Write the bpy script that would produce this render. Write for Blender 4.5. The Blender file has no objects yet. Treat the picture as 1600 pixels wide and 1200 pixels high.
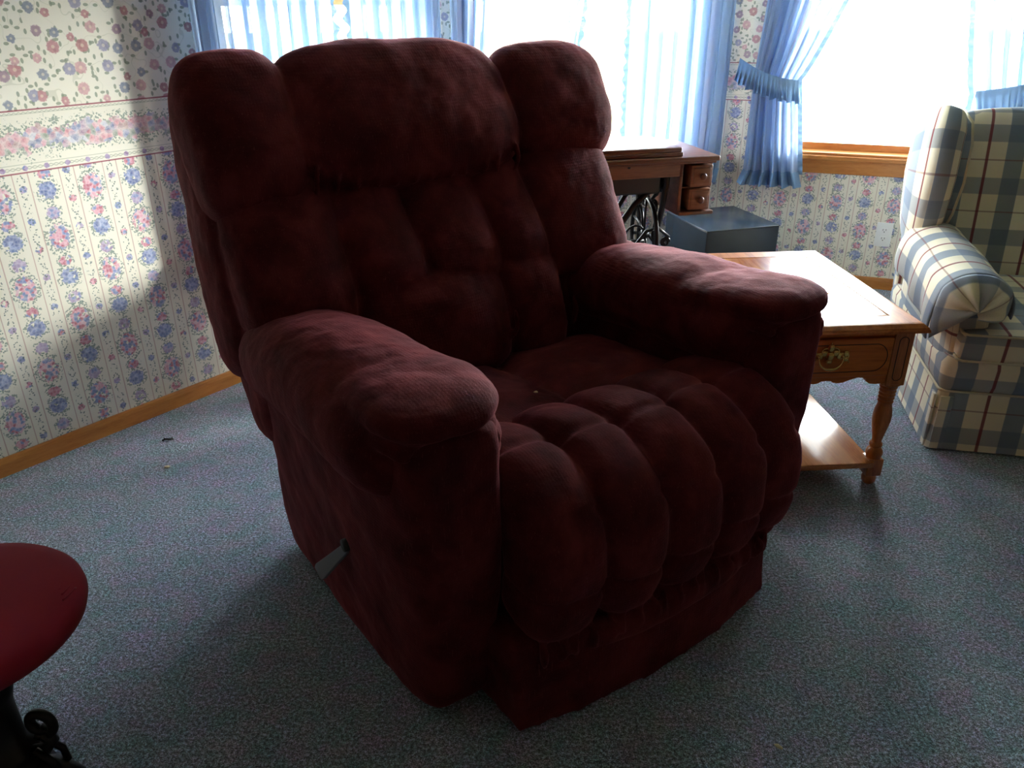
import bpy, bmesh, math, random
from math import sin, cos, pi, radians, atan2, sqrt, floor
from mathutils import Vector, Matrix, noise as mnoise

SC = bpy.context.scene
COL = SC.collection
random.seed(7)

# ------------------------------------------------------------------ camera
F_PX, PITCH, ROLL, CAM_H = 1245.8, 0.447835, 0.0046485, 1.3
cam_d = bpy.data.cameras.new('camera'); cam = bpy.data.objects.new('camera', cam_d); COL.objects.link(cam)
cam_d.sensor_width = 36.0; cam_d.lens = F_PX / 1600 * 36.0; cam_d.clip_start = 0.02
fw = Vector((0, cos(PITCH), -sin(PITCH))); rt = Vector((1, 0, 0)); up = Vector((0, sin(PITCH), cos(PITCH)))
R_ = rt * cos(ROLL) - up * sin(ROLL); U_ = rt * sin(ROLL) + up * cos(ROLL)
m = Matrix.Identity(4)
for i in range(3):
    m[i][0] = R_[i]; m[i][1] = U_[i]; m[i][2] = -fw[i]
m[2][3] = CAM_H
cam.matrix_world = m
SC.camera = cam

# ------------------------------------------------------------------ light
SC.view_settings.view_transform = 'Standard'; SC.view_settings.look = 'None'
SC.view_settings.gamma = 1.0; SC.view_settings.use_curve_mapping = False
SC.view_settings.exposure = 2.8
SC.cycles.use_denoising = True
SC.cycles.max_bounces = 10; SC.cycles.diffuse_bounces = 6; SC.cycles.transparent_max_bounces = 16
SC.cycles.transmission_bounces = 8
SC.cycles.caustics_reflective = False; SC.cycles.caustics_refractive = False
SC.cycles.sample_clamp_indirect = 6.0
SKY = 13.0
w = bpy.data.worlds.new('sky'); SC.world = w; w.use_nodes = True
bg = w.node_tree.nodes['Background']; bg.inputs[0].default_value = (0.97, 0.99, 1.0, 1); bg.inputs[1].default_value = SKY
# hazy bright horizon, dimmed overhead to cut light on the floor
_t = w.node_tree.nodes.new('ShaderNodeTexCoord'); _s = w.node_tree.nodes.new('ShaderNodeSeparateXYZ'); _r = w.node_tree.nodes.new('ShaderNodeMapRange')
w.node_tree.links.new(_t.outputs['Generated'], _s.inputs[0]); w.node_tree.links.new(_s.outputs[2], _r.inputs[0])
_r.inputs[1].default_value = .15; _r.inputs[2].default_value = .5; _r.inputs[3].default_value = SKY; _r.inputs[4].default_value = SKY * .10
w.node_tree.links.new(_r.outputs[0], bg.inputs[1])
sun_d = bpy.data.lights.new('sun', 'SUN'); sun_d.energy = 1.1; sun_d.angle = radians(5.0); sun_d.color = (1, .97, .92)
sun = bpy.data.objects.new('sun', sun_d); COL.objects.link(sun)
sun.rotation_euler = Vector((0.908, 0.400, 0.245)).to_track_quat('Z', 'Y').to_euler()   # low hazy sun through the right window

# ------------------------------------------------------------------ room plan
TH1, TH2, TH3 = radians(37.845), radians(73.447), radians(109.94)
CA = Vector((-0.292, 3.703, 0)); CB = Vector((1.0, 4.087, 0))
def dvec(t): return Vector((sin(t), cos(t), 0))
U1, U2, U3 = dvec(TH1), dvec(TH2), dvec(TH3)
def inward(t): return Vector((cos(t), -sin(t), 0))       # towards the room
Z_BASE, Z_LO, Z_HI, Z_SILL, Z_APR = 0.056, 0.866, 1.032, 0.634, 0.547
Z_WTOP, Z_CEIL = 2.20, 2.44

# ------------------------------------------------------------------ helpers
def tag(o, label=None, cat=None, group=None, kind=None):
    if label: o['label'] = label
    if cat: o['category'] = cat
    if group: o['group'] = group
    if kind: o['kind'] = kind
    return o
def empty(name, loc, rz=0, label=None, cat=None, group=None):
    o = bpy.data.objects.new(name, None); COL.objects.link(o)
    o.location = loc; o.rotation_euler = (0, 0, rz); o.empty_display_size = .05
    return tag(o, label, cat, group)

class MB:
    def __init__(s): s.v = []; s.f = []; s.uv = []      # uv per face corner
    def add(s, vs, fs, uvs=None):
        n = len(s.v); s.v += [tuple(v) for v in vs]
        for i, f in enumerate(fs):
            s.f.append(tuple(n + k for k in f))
            s.uv.append([uvs[k] for k in f] if uvs else None)
        return s
    def box(s, x0, x1, y0, y1, z0, z1, b=0.0, fr=None):
        if b <= 0:
            P = [(x, y, z) for z in (z0, z1) for y in (y0, y1) for x in (x0, x1)]
            Fs = [(0, 2, 3, 1), (4, 5, 7, 6), (0, 1, 5, 4), (2, 6, 7, 3), (0, 4, 6, 2), (1, 3, 7, 5)]
        else:
            bm = bmesh.new(); bmesh.ops.create_cube(bm, size=1)
            for v in bm.verts:
                v.co = Vector(((x0 + x1) / 2 + v.co.x * (x1 - x0), (y0 + y1) / 2 + v.co.y * (y1 - y0), (z0 + z1) / 2 + v.co.z * (z1 - z0)))
            bmesh.ops.bevel(bm, geom=bm.edges[:], offset=b, segments=3, profile=.5, affect='EDGES')
            bm.verts.index_update(); P = [tuple(v.co) for v in bm.verts]; Fs = [tuple(v.index for v in f.verts) for f in bm.faces]; bm.free()
        if fr: P = [fr(Vector(p)) for p in P]
        return s.add(P, Fs)
    def lathe(s, prof, c=(0, 0, 0), n=32, axis='Z'):
        vs = []
        for r, z in prof:
            for k in range(n):
                a = 2 * pi * k / n
                p = (r * cos(a), r * sin(a), z)
                if axis == 'Y': p = (p[0], p[2], p[1])
                if axis == 'X': p = (p[2], p[0], p[1])
                vs.append((c[0] + p[0], c[1] + p[1], c[2] + p[2]))
        fs = []
        for i in range(len(prof) - 1):
            for k in range(n):
                fs.append((i * n + k, i * n + (k + 1) % n, (i + 1) * n + (k + 1) % n, (i + 1) * n + k))
        fs.append(tuple(range(n))[::-1]); fs.append(tuple((len(prof) - 1) * n + k for k in range(n)))
        return s.add(vs, fs)
    def tube(s, pts, r, n=10, closed=False, flat=None):
        pts = [Vector(p) for p in pts]; vs = []; L = len(pts); prev = None
        for i, p in enumerate(pts):
            a = pts[(i - 1) % L] if (closed or i > 0) else pts[i]; b = pts[(i + 1) % L] if (closed or i < L - 1) else pts[i]
            t = (b - a).normalized()
            if prev is None:
                ref = Vector((0, 0, 1)) if abs(t.z) < .9 else Vector((1, 0, 0))
                nn = t.cross(ref).normalized()
            else: nn = (prev - t * prev.dot(t)).normalized()
            prev = nn; bb = t.cross(nn)
            rr = r(i / (L - 1)) if callable(r) else r
            for k in range(n):
                an = 2 * pi * k / n
                vs.append(p + nn * (rr * cos(an)) + bb * (rr * sin(an) * (flat or 1)))
        fs = []
        for i in range(L if closed else L - 1):
            for k in range(n):
                j = (i + 1) % L
                fs.append((i * n + k, i * n + (k + 1) % n, j * n + (k + 1) % n, j * n + k))
        if not closed: fs.append(tuple(range(n))[::-1]); fs.append(tuple((L - 1) * n + k for k in range(n)))
        return s.add(vs, fs)
    def prism(s, poly, d0, d1, fr):
        """poly: 2D outline, extruded from d0 to d1; fr(a,b,d)->point"""
        n = len(poly)
        vs = [fr(a, b, d0) for a, b in poly] + [fr(a, b, d1) for a, b in poly]
        fs = [tuple(range(n))[::-1], tuple(range(n, 2 * n))] + [(k, (k + 1) % n, n + (k + 1) % n, n + k) for k in range(n)]
        return s.add(vs, fs)
    def pillow(s, path, side, rw, rt_, e=2.4, n=28, m=44, cap=6.0, mod=None, uvs=1.0):
        """a stuffed roll along a path; side = half-width direction"""
        side = Vector(side).normalized(); P = [Vector(p) for p in path]
        P = [P[0] * 2 - P[1]] + P + [P[-1] * 2 - P[-2]]
        def ev(u):
            t = u * (len(P) - 3); i = min(int(t), len(P) - 4); f = t - i
            a, b, c, d = P[i:i + 4]
            return .5 * ((2 * b) + (c - a) * f + (2 * a - 5 * b + 4 * c - d) * f * f + (3 * b - a - 3 * c + d) * f ** 3)
        val = lambda q, u: q(u) if callable(q) else (q if not isinstance(q, (list, tuple)) else q[min(int(u * (len(q) - 1)), len(q) - 2)] + (q[min(int(u * (len(q) - 1)), len(q) - 2) + 1] - q[min(int(u * (len(q) - 1)), len(q) - 2)]) * (u * (len(q) - 1) - min(int(u * (len(q) - 1)), len(q) - 2)))
        vs = []; uv = []; acc = 0; last = None
        for i in range(m + 1):
            u = .5 - .5 * cos(pi * i / m); p = ev(u)
            t = (ev(min(1, u + .01)) - ev(max(0, u - .01))).normalized()
            nn = side.cross(t).normalized(); sd = t.cross(nn)
            if last is not None: acc += (p - last).length
            last = p
            k = max(1 - abs(2 * u - 1) ** cap, 0) ** (1 / 2.2)
            k = max(k, .004)
            a = val(rw, u) * k; b = val(rt_, u) * k
            for j in range(n):
                th = 2 * pi * j / n; c_, s_ = cos(th), sin(th)
                x = math.copysign(abs(c_) ** (2 / e), c_); y = math.copysign(abs(s_) ** (2 / e), s_)
                q = 1.0
                if mod: q = mod(u, th)
                vs.append(p + sd * (a * x * q) + nn * (b * y * q))
                uv.append((acc * uvs, (j / n) * 2 * pi * (val(rw, .5) + val(rt_, .5)) * .55 * uvs))
        fs = []
        for i in range(m):
            for j in range(n): fs.append((i * n + j, i * n + (j + 1) % n, (i + 1) * n + (j + 1) % n, (i + 1) * n + j))
        fs.append(tuple(range(n))[::-1]); fs.append(tuple(m * n + j for j in range(n)))
        return s.add(vs, fs, uv)
    def build(s, name, mat, parent=None, smooth=True, auto=None, boxuv=False, label=None):
        me = bpy.data.meshes.new(name); me.from_pydata(s.v, [], s.f); me.validate(clean_customdata=False)
        me.update()
        o = bpy.data.objects.new(name, me); COL.objects.link(o)
        if any(u for u in s.uv) or boxuv:
            ul = me.uv_layers.new(name='UVMap')
            for p in me.polygons:
                uu = s.uv[p.index] if not boxuv and p.index < len(s.uv) else None
                for k, li in enumerate(p.loop_indices):
                    if uu and k < len(uu): ul.data[li].uv = uu[k]
                    else:
                        co = me.vertices[me.loops[li].vertex_index].co; nn = p.normal
                        ax = max(range(3), key=lambda q: abs(nn[q]))
                        ul.data[li].uv = (co.y, co.z) if ax == 0 else ((co.x, co.z) if ax == 1 else (co.x, co.y))
        if mat: me.materials.append(mat)
        if smooth:
            me.polygons.foreach_set('use_smooth', [True] * len(me.polygons))
            if auto is not None:
                try: me.set_sharp_from_angle(angle=radians(auto))
                except Exception: pass
        if parent: o.parent = parent
        if label: o['label'] = label
        bm = bmesh.new(); bm.from_mesh(me); bmesh.ops.recalc_face_normals(bm, faces=bm.faces[:]); bm.to_mesh(me); bm.free()
        return o

def fuse(o, vox=.007, smooth=4, disp=None):
    """weld overlapping stuffed rolls into one upholstered surface"""
    r = o.modifiers.new('weld', 'REMESH'); r.mode = 'VOXEL'; r.voxel_size = vox; r.use_smooth_shade = True
    sm = o.modifiers.new('soften', 'SMOOTH'); sm.factor = .5; sm.iterations = smooth
    for (size, st) in (disp or []):
        tx = bpy.data.textures.new('folds', 'CLOUDS'); tx.noise_scale = size; tx.noise_depth = 2
        d = o.modifiers.new('folds', 'DISPLACE'); d.texture = tx; d.strength = st; d.mid_level = .5; d.texture_coords = 'LOCAL'
    return o

# ------------------------------------------------------------------ material helpers
class X:
    """tiny node-expression wrapper"""
    def __init__(s, nt, sock): s.nt = nt; s.s = sock
    def _op(s, op, *o, clamp=False):
        n = s.nt.nodes.new('ShaderNodeMath'); n.operation = op; n.use_clamp = clamp
        for i, a in enumerate((s,) + o):
            if isinstance(a, X): s.nt.links.new(a.s, n.inputs[i])
            else: n.inputs[i].default_value = a
        return X(s.nt, n.outputs[0])
    def __add__(s, o): return s._op('ADD', o)
    def __sub__(s, o): return s._op('SUBTRACT', o)
    def __mul__(s, o): return s._op('MULTIPLY', o)
    def __truediv__(s, o): return s._op('DIVIDE', o)
    def lt(s, o): return s._op('LESS_THAN', o)
    def gt(s, o): return s._op('GREATER_THAN', o)
    def floor(s): return s._op('FLOOR')
    def fmod(s, o): return s._op('FLOORED_MODULO', o)
    def abs(s): return s._op('ABSOLUTE')
    def sqrt(s): return s._op('SQRT')
    def sin(s): return s._op('SINE')
    def mn(s, o): return s._op('MINIMUM', o)
    def mx(s, o): return s._op('MAXIMUM', o)
    def clamp(s): return s._op('ADD', 0.0, clamp=True)
    def below(s, e, w=.1): return ((s * -1.0 + e) * (1 / w) + .5).clamp()     # soft 1 where s<e
def mat(name, base=(.5, .5, .5), rough=.6, **kw):
    m_ = bpy.data.materials.new(name); m_.use_nodes = True; nt = m_.node_tree
    b = nt.nodes['Principled BSDF']; b.inputs['Base Color'].default_value = (*base, 1); b.inputs['Roughness'].default_value = rough
    for k, v in kw.items(): b.inputs[k.replace('_', ' ')].default_value = v
    return m_, nt, b
def val(nt, v):
    n = nt.nodes.new('ShaderNodeValue'); n.outputs[0].default_value = v; return X(nt, n.outputs[0])
def coords(nt, kind='Object', scale=(1, 1, 1)):
    t = nt.nodes.new('ShaderNodeTexCoord'); mp = nt.nodes.new('ShaderNodeMapping'); mp.inputs['Scale'].default_value = scale
    nt.links.new(t.outputs[kind], mp.inputs[0]); return mp.outputs[0]
def noise(nt, vec, scale, detail=3, rough=.5, out='Fac', dist=0):
    n = nt.nodes.new('ShaderNodeTexNoise'); n.inputs['Scale'].default_value = scale; n.inputs['Detail'].default_value = detail
    n.inputs['Roughness'].default_value = rough; n.inputs['Distortion'].default_value = dist
    nt.links.new(vec, n.inputs['Vector']); return X(nt, n.outputs[out])
def voro(nt, vec, scale, feature='F1', rnd=1.0, dim='2D'):
    n = nt.nodes.new('ShaderNodeTexVoronoi'); n.voronoi_dimensions = dim; n.feature = feature
    n.inputs['Scale'].default_value = scale; n.inputs['Randomness'].default_value = rnd
    nt.links.new(vec, n.inputs['Vector']); return n
def ramp(nt, fac, stops, interp='LINEAR'):
    n = nt.nodes.new('ShaderNodeValToRGB'); r = n.color_ramp; r.interpolation = interp
    while len(r.elements) < len(stops): r.elements.new(.5)
    for e, (p, c) in zip(r.elements, stops): e.position = p; e.color = (*c, 1)
    nt.links.new(fac.s if isinstance(fac, X) else fac, n.inputs[0]); return n.outputs[0]
def mix(nt, fac, a, b, mode='MIX'):
    n = nt.nodes.new('ShaderNodeMix'); n.data_type = 'RGBA'; n.blend_type = mode
    for i, v in ((0, fac), (6, a), (7, b)):
        if isinstance(v, X): nt.links.new(v.s, n.inputs[i])
        elif isinstance(v, bpy.types.NodeSocket): nt.links.new(v, n.inputs[i])
        elif isinstance(v, (int, float)): n.inputs[i].default_value = v
        else: n.inputs[i].default_value = (*v, 1)
    return n.outputs[2]
def bump(nt, b, h, strength=.3, dist=.01):
    n = nt.nodes.new('ShaderNodeBump'); n.inputs['Strength'].default_value = strength; n.inputs['Distance'].default_value = dist
    nt.links.new(h.s if isinstance(h, X) else h, n.inputs['Height']); nt.links.new(n.outputs[0], b.inputs['Normal'])
def srgb(r, g, b):
    f = lambda c: c / 12.92 if c <= .04045 else ((c + .055) / 1.055) ** 2.4
    return tuple(f(c / 255) for c in (r, g, b))

# ---- wallpaper
def make_wallpaper():
    m_, nt, b = mat('wallpaper', rough=.75, Specular_IOR_Level=.15)
    t = nt.nodes.new('ShaderNodeTexCoord'); sp = nt.nodes.new('ShaderNodeSeparateXYZ'); nt.links.new(t.outputs['UV'], sp.inputs[0])
    uv = t.outputs['UV']; u = X(nt, sp.outputs[0]); v = X(nt, sp.outputs[1])
    nz = noise(nt, uv, 150, 2) - .5; nz2 = noise(nt, uv, 60, 2) - .5
    vo = voro(nt, uv, 105); vr = nt.nodes.new('ShaderNodeSeparateColor'); nt.links.new(vo.outputs['Color'], vr.inputs[0])
    r1, r2 = X(nt, vr.outputs[0]), X(nt, vr.outputs[1]); vd = X(nt, vo.outputs['Distance'])
    vs = voro(nt, uv, 190); vsr = nt.nodes.new('ShaderNodeSeparateColor'); nt.links.new(vs.outputs['Color'], vsr.inputs[0])
    sr = X(nt, vsr.outputs[0]); sd = X(nt, vs.outputs['Distance'])
    CR = srgb(236, 233, 218); GR = srgb(120, 140, 120)
    PINK, ROSE, PERI, BLUE, LILAC = srgb(222, 160, 180), srgb(190, 95, 120), srgb(120, 135, 190), srgb(85, 105, 165), srgb(165, 145, 185)
    pal_mix = ramp(nt, r1, [(0, ROSE), (.2, PINK), (.45, PERI), (.62, srgb(226, 190, 200)), (.8, srgb(110, 128, 175)), (1, LILAC)], 'CONSTANT')
    pal_blue = ramp(nt, r1, [(0, BLUE), (.3, PERI), (.6, srgb(100, 125, 180)), (.85, srgb(150, 165, 205)), (1, PINK)], 'CONSTANT')
    pal_red = ramp(nt, r1, [(0, ROSE), (.35, srgb(205, 120, 145)), (.65, PERI), (.85, PINK)], 'CONSTANT')
    pal_pur = ramp(nt, r1, [(0, LILAC), (.35, PERI), (.6, srgb(180, 160, 195)), (.85, srgb(150, 120, 160))], 'CONSTANT')
    petal = (vd * 1.1).clamp()
    # ---- striped lower paper
    P = .130; uu = u + 1.812
    k = (uu / P).floor(); fu = uu - k * P; par = k.fmod(2.0)
    vv = v + par * .13 - .02
    fv = vv.fmod(.26)          # large bouquets at v=.80,.54 for parity 1 -> see cy below
    col = None
    base = mix(nt, noise(nt, uv, 9, 2) * .25, CR, srgb(228, 226, 214))
    # thin stripe lines
    ln = ((fu - .001).abs().mn((fu - .044).abs())).below(.0016, .0012)
    stitched = mix(nt, ln * .75, base, srgb(190, 160, 150))
    def dist(cu, cv, ru, rv, rep=.26, f=fv):
        du = (fu - cu) / ru
        dv = ((f - cv + rep / 2).fmod(rep) - rep / 2) / rv
        return (du * du + dv * dv).sqrt()
    C0 = .0
    def blob(c, cu, cv, ru, rv, pal, leafy=True, rep=.26, f=fv, specks=True):
        d = dist(cu, cv, ru, rv, rep, f)
        if leafy:
            lm = (d + nz2 * .9).below(1.42, .1) * sr.gt(.45) * sd.lt(.55)
            c = mix(nt, lm * .8, c, srgb(125, 145, 135))
        mk = (d + nz * .9).below(.95, .12) * r2.gt(.06)
        c2 = mix(nt, (petal * .35), pal, (1, 1, 1))
        return mix(nt, mk * .9, c, c2)
    # wide stripe centre fu=.087 ; offsets measured from the large bouquet
    L0 = .26 * .5 - .02     # placeholder phase, matched below
    ph = (.80 + .13 - .02) % .26    # parity-1 columns carry a large bouquet at v=.80
    ph = ph
    c = stitched
    for off, ru, rv, pal in ((0, .030, .039, pal_mix), (-.073, .019, .016, pal_red), (-.122, .027, .026, pal_blue), (-.188, .020, .019, pal_pur)):
        c = blob(c, .0875, (ph + off) % .26, ru, rv, pal)
    # narrow stripe: florets every .0867 and a trail of specks
    for j, pal in enumerate((pal_blue, pal_red, pal_pur)):
        c = blob(c, .0225, (.858 + .13 - .02 - j * .0835) % .26, .0115, .0105, pal, leafy=False)
    vine = (((v * 95.0).sin() * .0085 + .0225 - fu).abs().mn(((v * 95.0).sin() * -.0085 + .0225 - fu).abs())).below(.003, .002)
    c = mix(nt, vine * sr.gt(.5) * sd.lt(.45) * .85, c, srgb(105, 125, 120))
    lower = c
    # ---- border
    bc = base
    gy = (v - .952 + (u * 9.0).sin() * .006 + nz2 * .03).abs()
    lowf = noise(nt, uv, 22, 2) - .5
    gmask = (gy + nz * .028 + lowf * .075).below(.029, .005)
    vb = voro(nt, uv, 58); vbs = nt.nodes.new('ShaderNodeSeparateColor'); nt.links.new(vb.outputs['Color'], vbs.inputs[0]); rb = X(nt, vbs.outputs[0]); pb = (X(nt, vb.outputs['Distance']) * 1.3).clamp()
    ringy = ((X(nt, vb.outputs['Distance']) + nz * .5) * 22.0).sin() * .5 + .5
    pal_b = ramp(nt, rb, [(0, PINK), (.2, srgb(215, 130, 150)), (.38, BLUE), (.52, PERI), (.64, GR), (.76, srgb(120, 140, 130)), (.86, ROSE), (.94, srgb(200, 205, 220))], 'CONSTANT')
    big = noise(nt, uv, 16, 1)
    pal_b2 = mix(nt, big.gt(.55) * .55, pal_b, srgb(215, 135, 155)); pal_b2 = mix(nt, big.lt(.43) * .5, pal_b2, srgb(110, 130, 180))
    leafm = (gy + nz * .05 + lowf * .07).below(.046, .006) * sr.gt(.5) * sd.lt(.6)
    bc = mix(nt, leafm * .8, bc, srgb(130, 150, 135))
    bc = mix(nt, gmask * .82, bc, mix(nt, (pb * .55 + ringy * .16), pal_b2, srgb(240, 232, 228)))
    fine = ((v - 1.022).abs().mn((v - .889).abs())).below(.0009, .0008)
    bc = mix(nt, fine * .6, bc, srgb(150, 160, 140))
    ch = ((v - .878 + (u * 210.0).sin() * .0032).abs().mn((v - .878 - (u * 210.0).sin() * .0032).abs())).below(.0012, .001)
    bc = mix(nt, ch * .6, bc, srgb(140, 150, 130))
    top_ch = (v - 1.025 + (u * 500.0).sin() * .0015).abs().below(.0012, .001); bc = mix(nt, top_ch * .5, bc, srgb(130, 145, 125))
    fl = (((u.fmod(.06) - .03) * (u.fmod(.06) - .03) + (v - .878) * (v - .878)).sqrt() + nz * .006).below(.0075, .001)
    bc = mix(nt, fl * .85, bc, pal_pur)
    # ---- scattered-flower upper paper
    def scatter(c, scale, rad, thr0, thr1, off):
        mp = nt.nodes.new('ShaderNodeMapping'); mp.inputs['Location'].default_value = (off, off * .7, 0); nt.links.new(uv, mp.inputs[0])
        V = voro(nt, mp.outputs[0], scale, rnd=.75); cr = nt.nodes.new('ShaderNodeSeparateColor'); nt.links.new(V.outputs['Color'], cr.inputs[0])
        rr, rg = X(nt, cr.outputs[0]), X(nt, cr.outputs[1]); d = X(nt, V.outputs['Distance']) / scale
        return rr, rg, d
    rr, rg, d = scatter(None, 17.5, .015, 0, 1, .31)
    uc = base
    # leaves: second lattice, elongated
    for sc_, off, sx in ((30, .11, (1, 1.7, 1)), (34, .53, (1.8, 1, 1))):
        mp = nt.nodes.new('ShaderNodeMapping'); mp.inputs['Location'].default_value = (off, off, 0); mp.inputs['Scale'].default_value = sx; mp.inputs['Rotation'].default_value = (0, 0, .6); nt.links.new(uv, mp.inputs[0])
        V = voro(nt, mp.outputs[0], sc_, rnd=.9); q = nt.nodes.new('ShaderNodeSeparateColor'); nt.links.new(V.outputs['Color'], q.inputs[0])
        lm = (X(nt, V.outputs['Distance']) / sc_ + nz * .002).below(.0072, .0014) * X(nt, q.outputs[0]).gt(.58)
        uc = mix(nt, lm * .8, uc, srgb(140, 152, 132))
    vn = (noise(nt, uv, 14, 1) - .5).abs().below(.006, .004); uc = mix(nt, vn * .3, uc, srgb(170, 175, 150))
    fcol = ramp(nt, rr, [(0, srgb(200, 120, 130)), (.22, srgb(222, 165, 170)), (.42, srgb(120, 138, 165)), (.6, srgb(165, 125, 150)), (.78, srgb(190, 110, 115)), (.9, srgb(150, 150, 185))], 'CONSTANT')
    fcol = mix(nt, .25, fcol, srgb(200, 195, 190))
    fcol = mix(nt, petal * .45, fcol, mix(nt, .5, fcol, (.05, .05, .08)))
    fr_ = rg * .008 + .0105
    fm = ((d + nz * .012) / fr_).below(1.0, .18)
    uc = mix(nt, fm * .88, uc, fcol)
    ctr = (d / fr_).below(.28, .1); uc = mix(nt, ctr * .5, uc, srgb(235, 225, 200))
    # ---- assemble
    c = mix(nt, v.gt(Z_LO + .0), lower, bc)
    c = mix(nt, v.gt(Z_HI), c, uc)
    red = ((v - Z_LO).abs().mn((v - Z_HI).abs())).below(.0021, .0012)
    c = mix(nt, red * .85, c, srgb(150, 62, 84))
    nt.links.new(c, b.inputs['Base Color'])
    bump(nt, b, noise(nt, uv, 900, 1), .06, .001)
    return m_
M_WALL = make_wallpaper()

def wood(name, c1, c2, rough=.35, scale=(1, 1, 1), grain=14, coat=.0, spec=.5):
    m_, nt, b = mat(name, rough=rough, Coat_Weight=coat, Coat_Roughness=.1, Specular_IOR_Level=spec)
    vec = coords(nt, 'Object', scale)
    n1 = noise(nt, vec, grain, 4, .6, dist=.6); n2 = noise(nt, vec, grain * 7, 2)
    f = (n1 * .8 + n2 * .35 - .1).clamp()
    nt.links.new(ramp(nt, f, [(.25, c1), (.5, tuple((a + d) / 2 for a, d in zip(c1, c2))), (.62, c2), (.8, c1)]), b.inputs['Base Color'])
    bump(nt, b, n2, .08, .002)
    return m_
OAK_A, OAK_B = srgb(200, 122, 52), srgb(152, 82, 30)
M_OAK_X = wood('oak_along_x', srgb(210, 122, 46), srgb(166, 84, 26), .4, (.6, 6, 9), 5, .04, .3)
M_OAK_Y = wood('oak_along_y', OAK_A, OAK_B, .3, (6, .6, 9), 5, .25)
M_OAK_Z = wood('oak_along_z', OAK_A, OAK_B, .32, (7, 7, .7), 5, .2)
M_TOP = wood('oak_table_top', srgb(200, 130, 66), srgb(160, 92, 40), .17, (6, .6, 9), 5, .3)
M_FRAMEB = wood('oak_top_frame', srgb(200, 122, 56), srgb(154, 84, 34), .42, (6, .6, 9), 5, .05, .3)
M_TRIM = wood('oak_trim', srgb(196, 132, 66), srgb(172, 106, 48), .4, (1, 1, 8), 6, .1)
M_WALNUT = wood('walnut', srgb(120, 74, 52), srgb(78, 44, 32), .35, (.8, 7, 9), 5, .3)
M_WALNUTF = wood('walnut_front', srgb(140, 98, 72), srgb(104, 68, 50), .45, (.8, 7, 14), 5, .1)

def make_carpet():
    m_, nt, b = mat('carpet', rough=.95, Sheen_Weight=.25, Sheen_Roughness=.6, Specular_IOR_Level=.1)
    vec = coords(nt, 'Object')
    mott = noise(nt, vec, 7, 4, .65, dist=.4); mott2 = noise(nt, vec, 16, 3, .6); fib = noise(nt, vec, 150, 3, .8); fib2 = noise(nt, vec, 420, 1)
    c = ramp(nt, mott, [(.3, srgb(122, 128, 150)), (.42, srgb(150, 158, 172)), (.5, srgb(122, 150, 160)), (.6, srgb(152, 142, 174)), (.72, srgb(104, 138, 148))])
    c2 = ramp(nt, mott2, [(.35, srgb(108, 144, 148)), (.5, srgb(142, 152, 166)), (.62, srgb(162, 142, 164))])
    c = mix(nt, .5, c, c2)
    fcol = noise(nt, vec, 240, 1, out='Color'); 
    c = mix(nt, .12, c, fcol.s, 'OVERLAY')
    f = (fib * .65 + fib2 * .35)
    c = mix(nt, 1.0, c, ramp(nt, f, [(.36, (.08, .08, .08)), (.5, (.92, .92, .92)), (.61, (2.9, 2.9, 2.9))]), 'MULTIPLY')
    nt.links.new(c, b.inputs['Base Color'])
    bump(nt, b, f, .9, .012)
    return m_
M_CARPET = make_carpet()

def make_velvet():
    m_, nt, b = mat('burgundy_velvet', rough=.85, Sheen_Weight=.28, Sheen_Roughness=.32, Specular_IOR_Level=.12)
    b.inputs['Sheen Tint'].default_value = (1, .28, .34, 1)
    vec = coords(nt, 'Object'); vz = coords(nt, 'Object', (60, 60, 7)); ve = coords(nt, 'Object', (1, 1, 1))
    nap = noise(nt, vec, 10, 4, .6, dist=.3); thread = noise(nt, coords(nt, 'Object', (420, 420, 30)), 1, 2); weave = noise(nt, vec, 520, 1)
    _sep = nt.nodes.new('ShaderNodeSeparateXYZ'); nt.links.new(vec, _sep.inputs[0])
    c = ramp(nt, nap, [(.3, srgb(64, 17, 22)), (.5, srgb(86, 26, 31)), (.7, srgb(110, 41, 44))])
    sl = thread.gt(.66) * weave.gt(.45)
    c = mix(nt, sl * .55, c, srgb(120, 66, 62))
    nt.links.new(c, b.inputs['Base Color'])
    wr = noise(nt, vec, 22, 3, .55, dist=.25); ln = noise(nt, vz, 1.4, 3)
    rib = (X(nt, _sep.outputs[2]) * 900.0).sin() * .5 + (X(nt, _sep.outputs[0]) * 900.0).sin() * .3
    h = wr * .5 + weave * .12 + nap * .3 + rib * .035
    bump(nt, b, h, .45, .012)
    return m_
M_VELVET = make_velvet()

def make_plaid(name='plaid', uo=0.0, vo=0.0, P=.172):
    m_, nt, b = mat(name, rough=.9, Sheen_Weight=.15, Specular_IOR_Level=.1)
    t = nt.nodes.new('ShaderNodeTexCoord'); sp = nt.nodes.new('ShaderNodeSeparateXYZ'); nt.links.new(t.outputs['UV'], sp.inputs[0])
    u = (X(nt, sp.outputs[0]) + uo).fmod(P) / P; v = (X(nt, sp.outputs[1]) + vo).fmod(P) / P
    bu = (u - .5).abs().below(.165, .012); bv = (v - .5).abs().below(.16, .012)
    CR, BL = srgb(238, 228, 200), srgb(128, 142, 156)
    c = mix(nt, bu * .88, CR, BL); c = mix(nt, bv * .6, c, srgb(108, 124, 144))
    ru = u.mn(u * -1.0 + 1.0).below(.028, .012); rv = v.mn(v * -1.0 + 1.0).below(.014, .01)
    c = mix(nt, rv * .6, c, srgb(128, 78, 74)); c = mix(nt, ru * .88, c, srgb(128, 40, 52))
    vec = t.outputs['UV']; wv = noise(nt, vec, 700, 1)
    c = mix(nt, .22, c, ramp(nt, wv, [(.3, (.55, .55, .55)), (.7, (1, 1, 1))]), 'MULTIPLY')
    nt.links.new(c, b.inputs['Base Color']); bump(nt, b, wv, .25, .002)
    return m_
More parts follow.
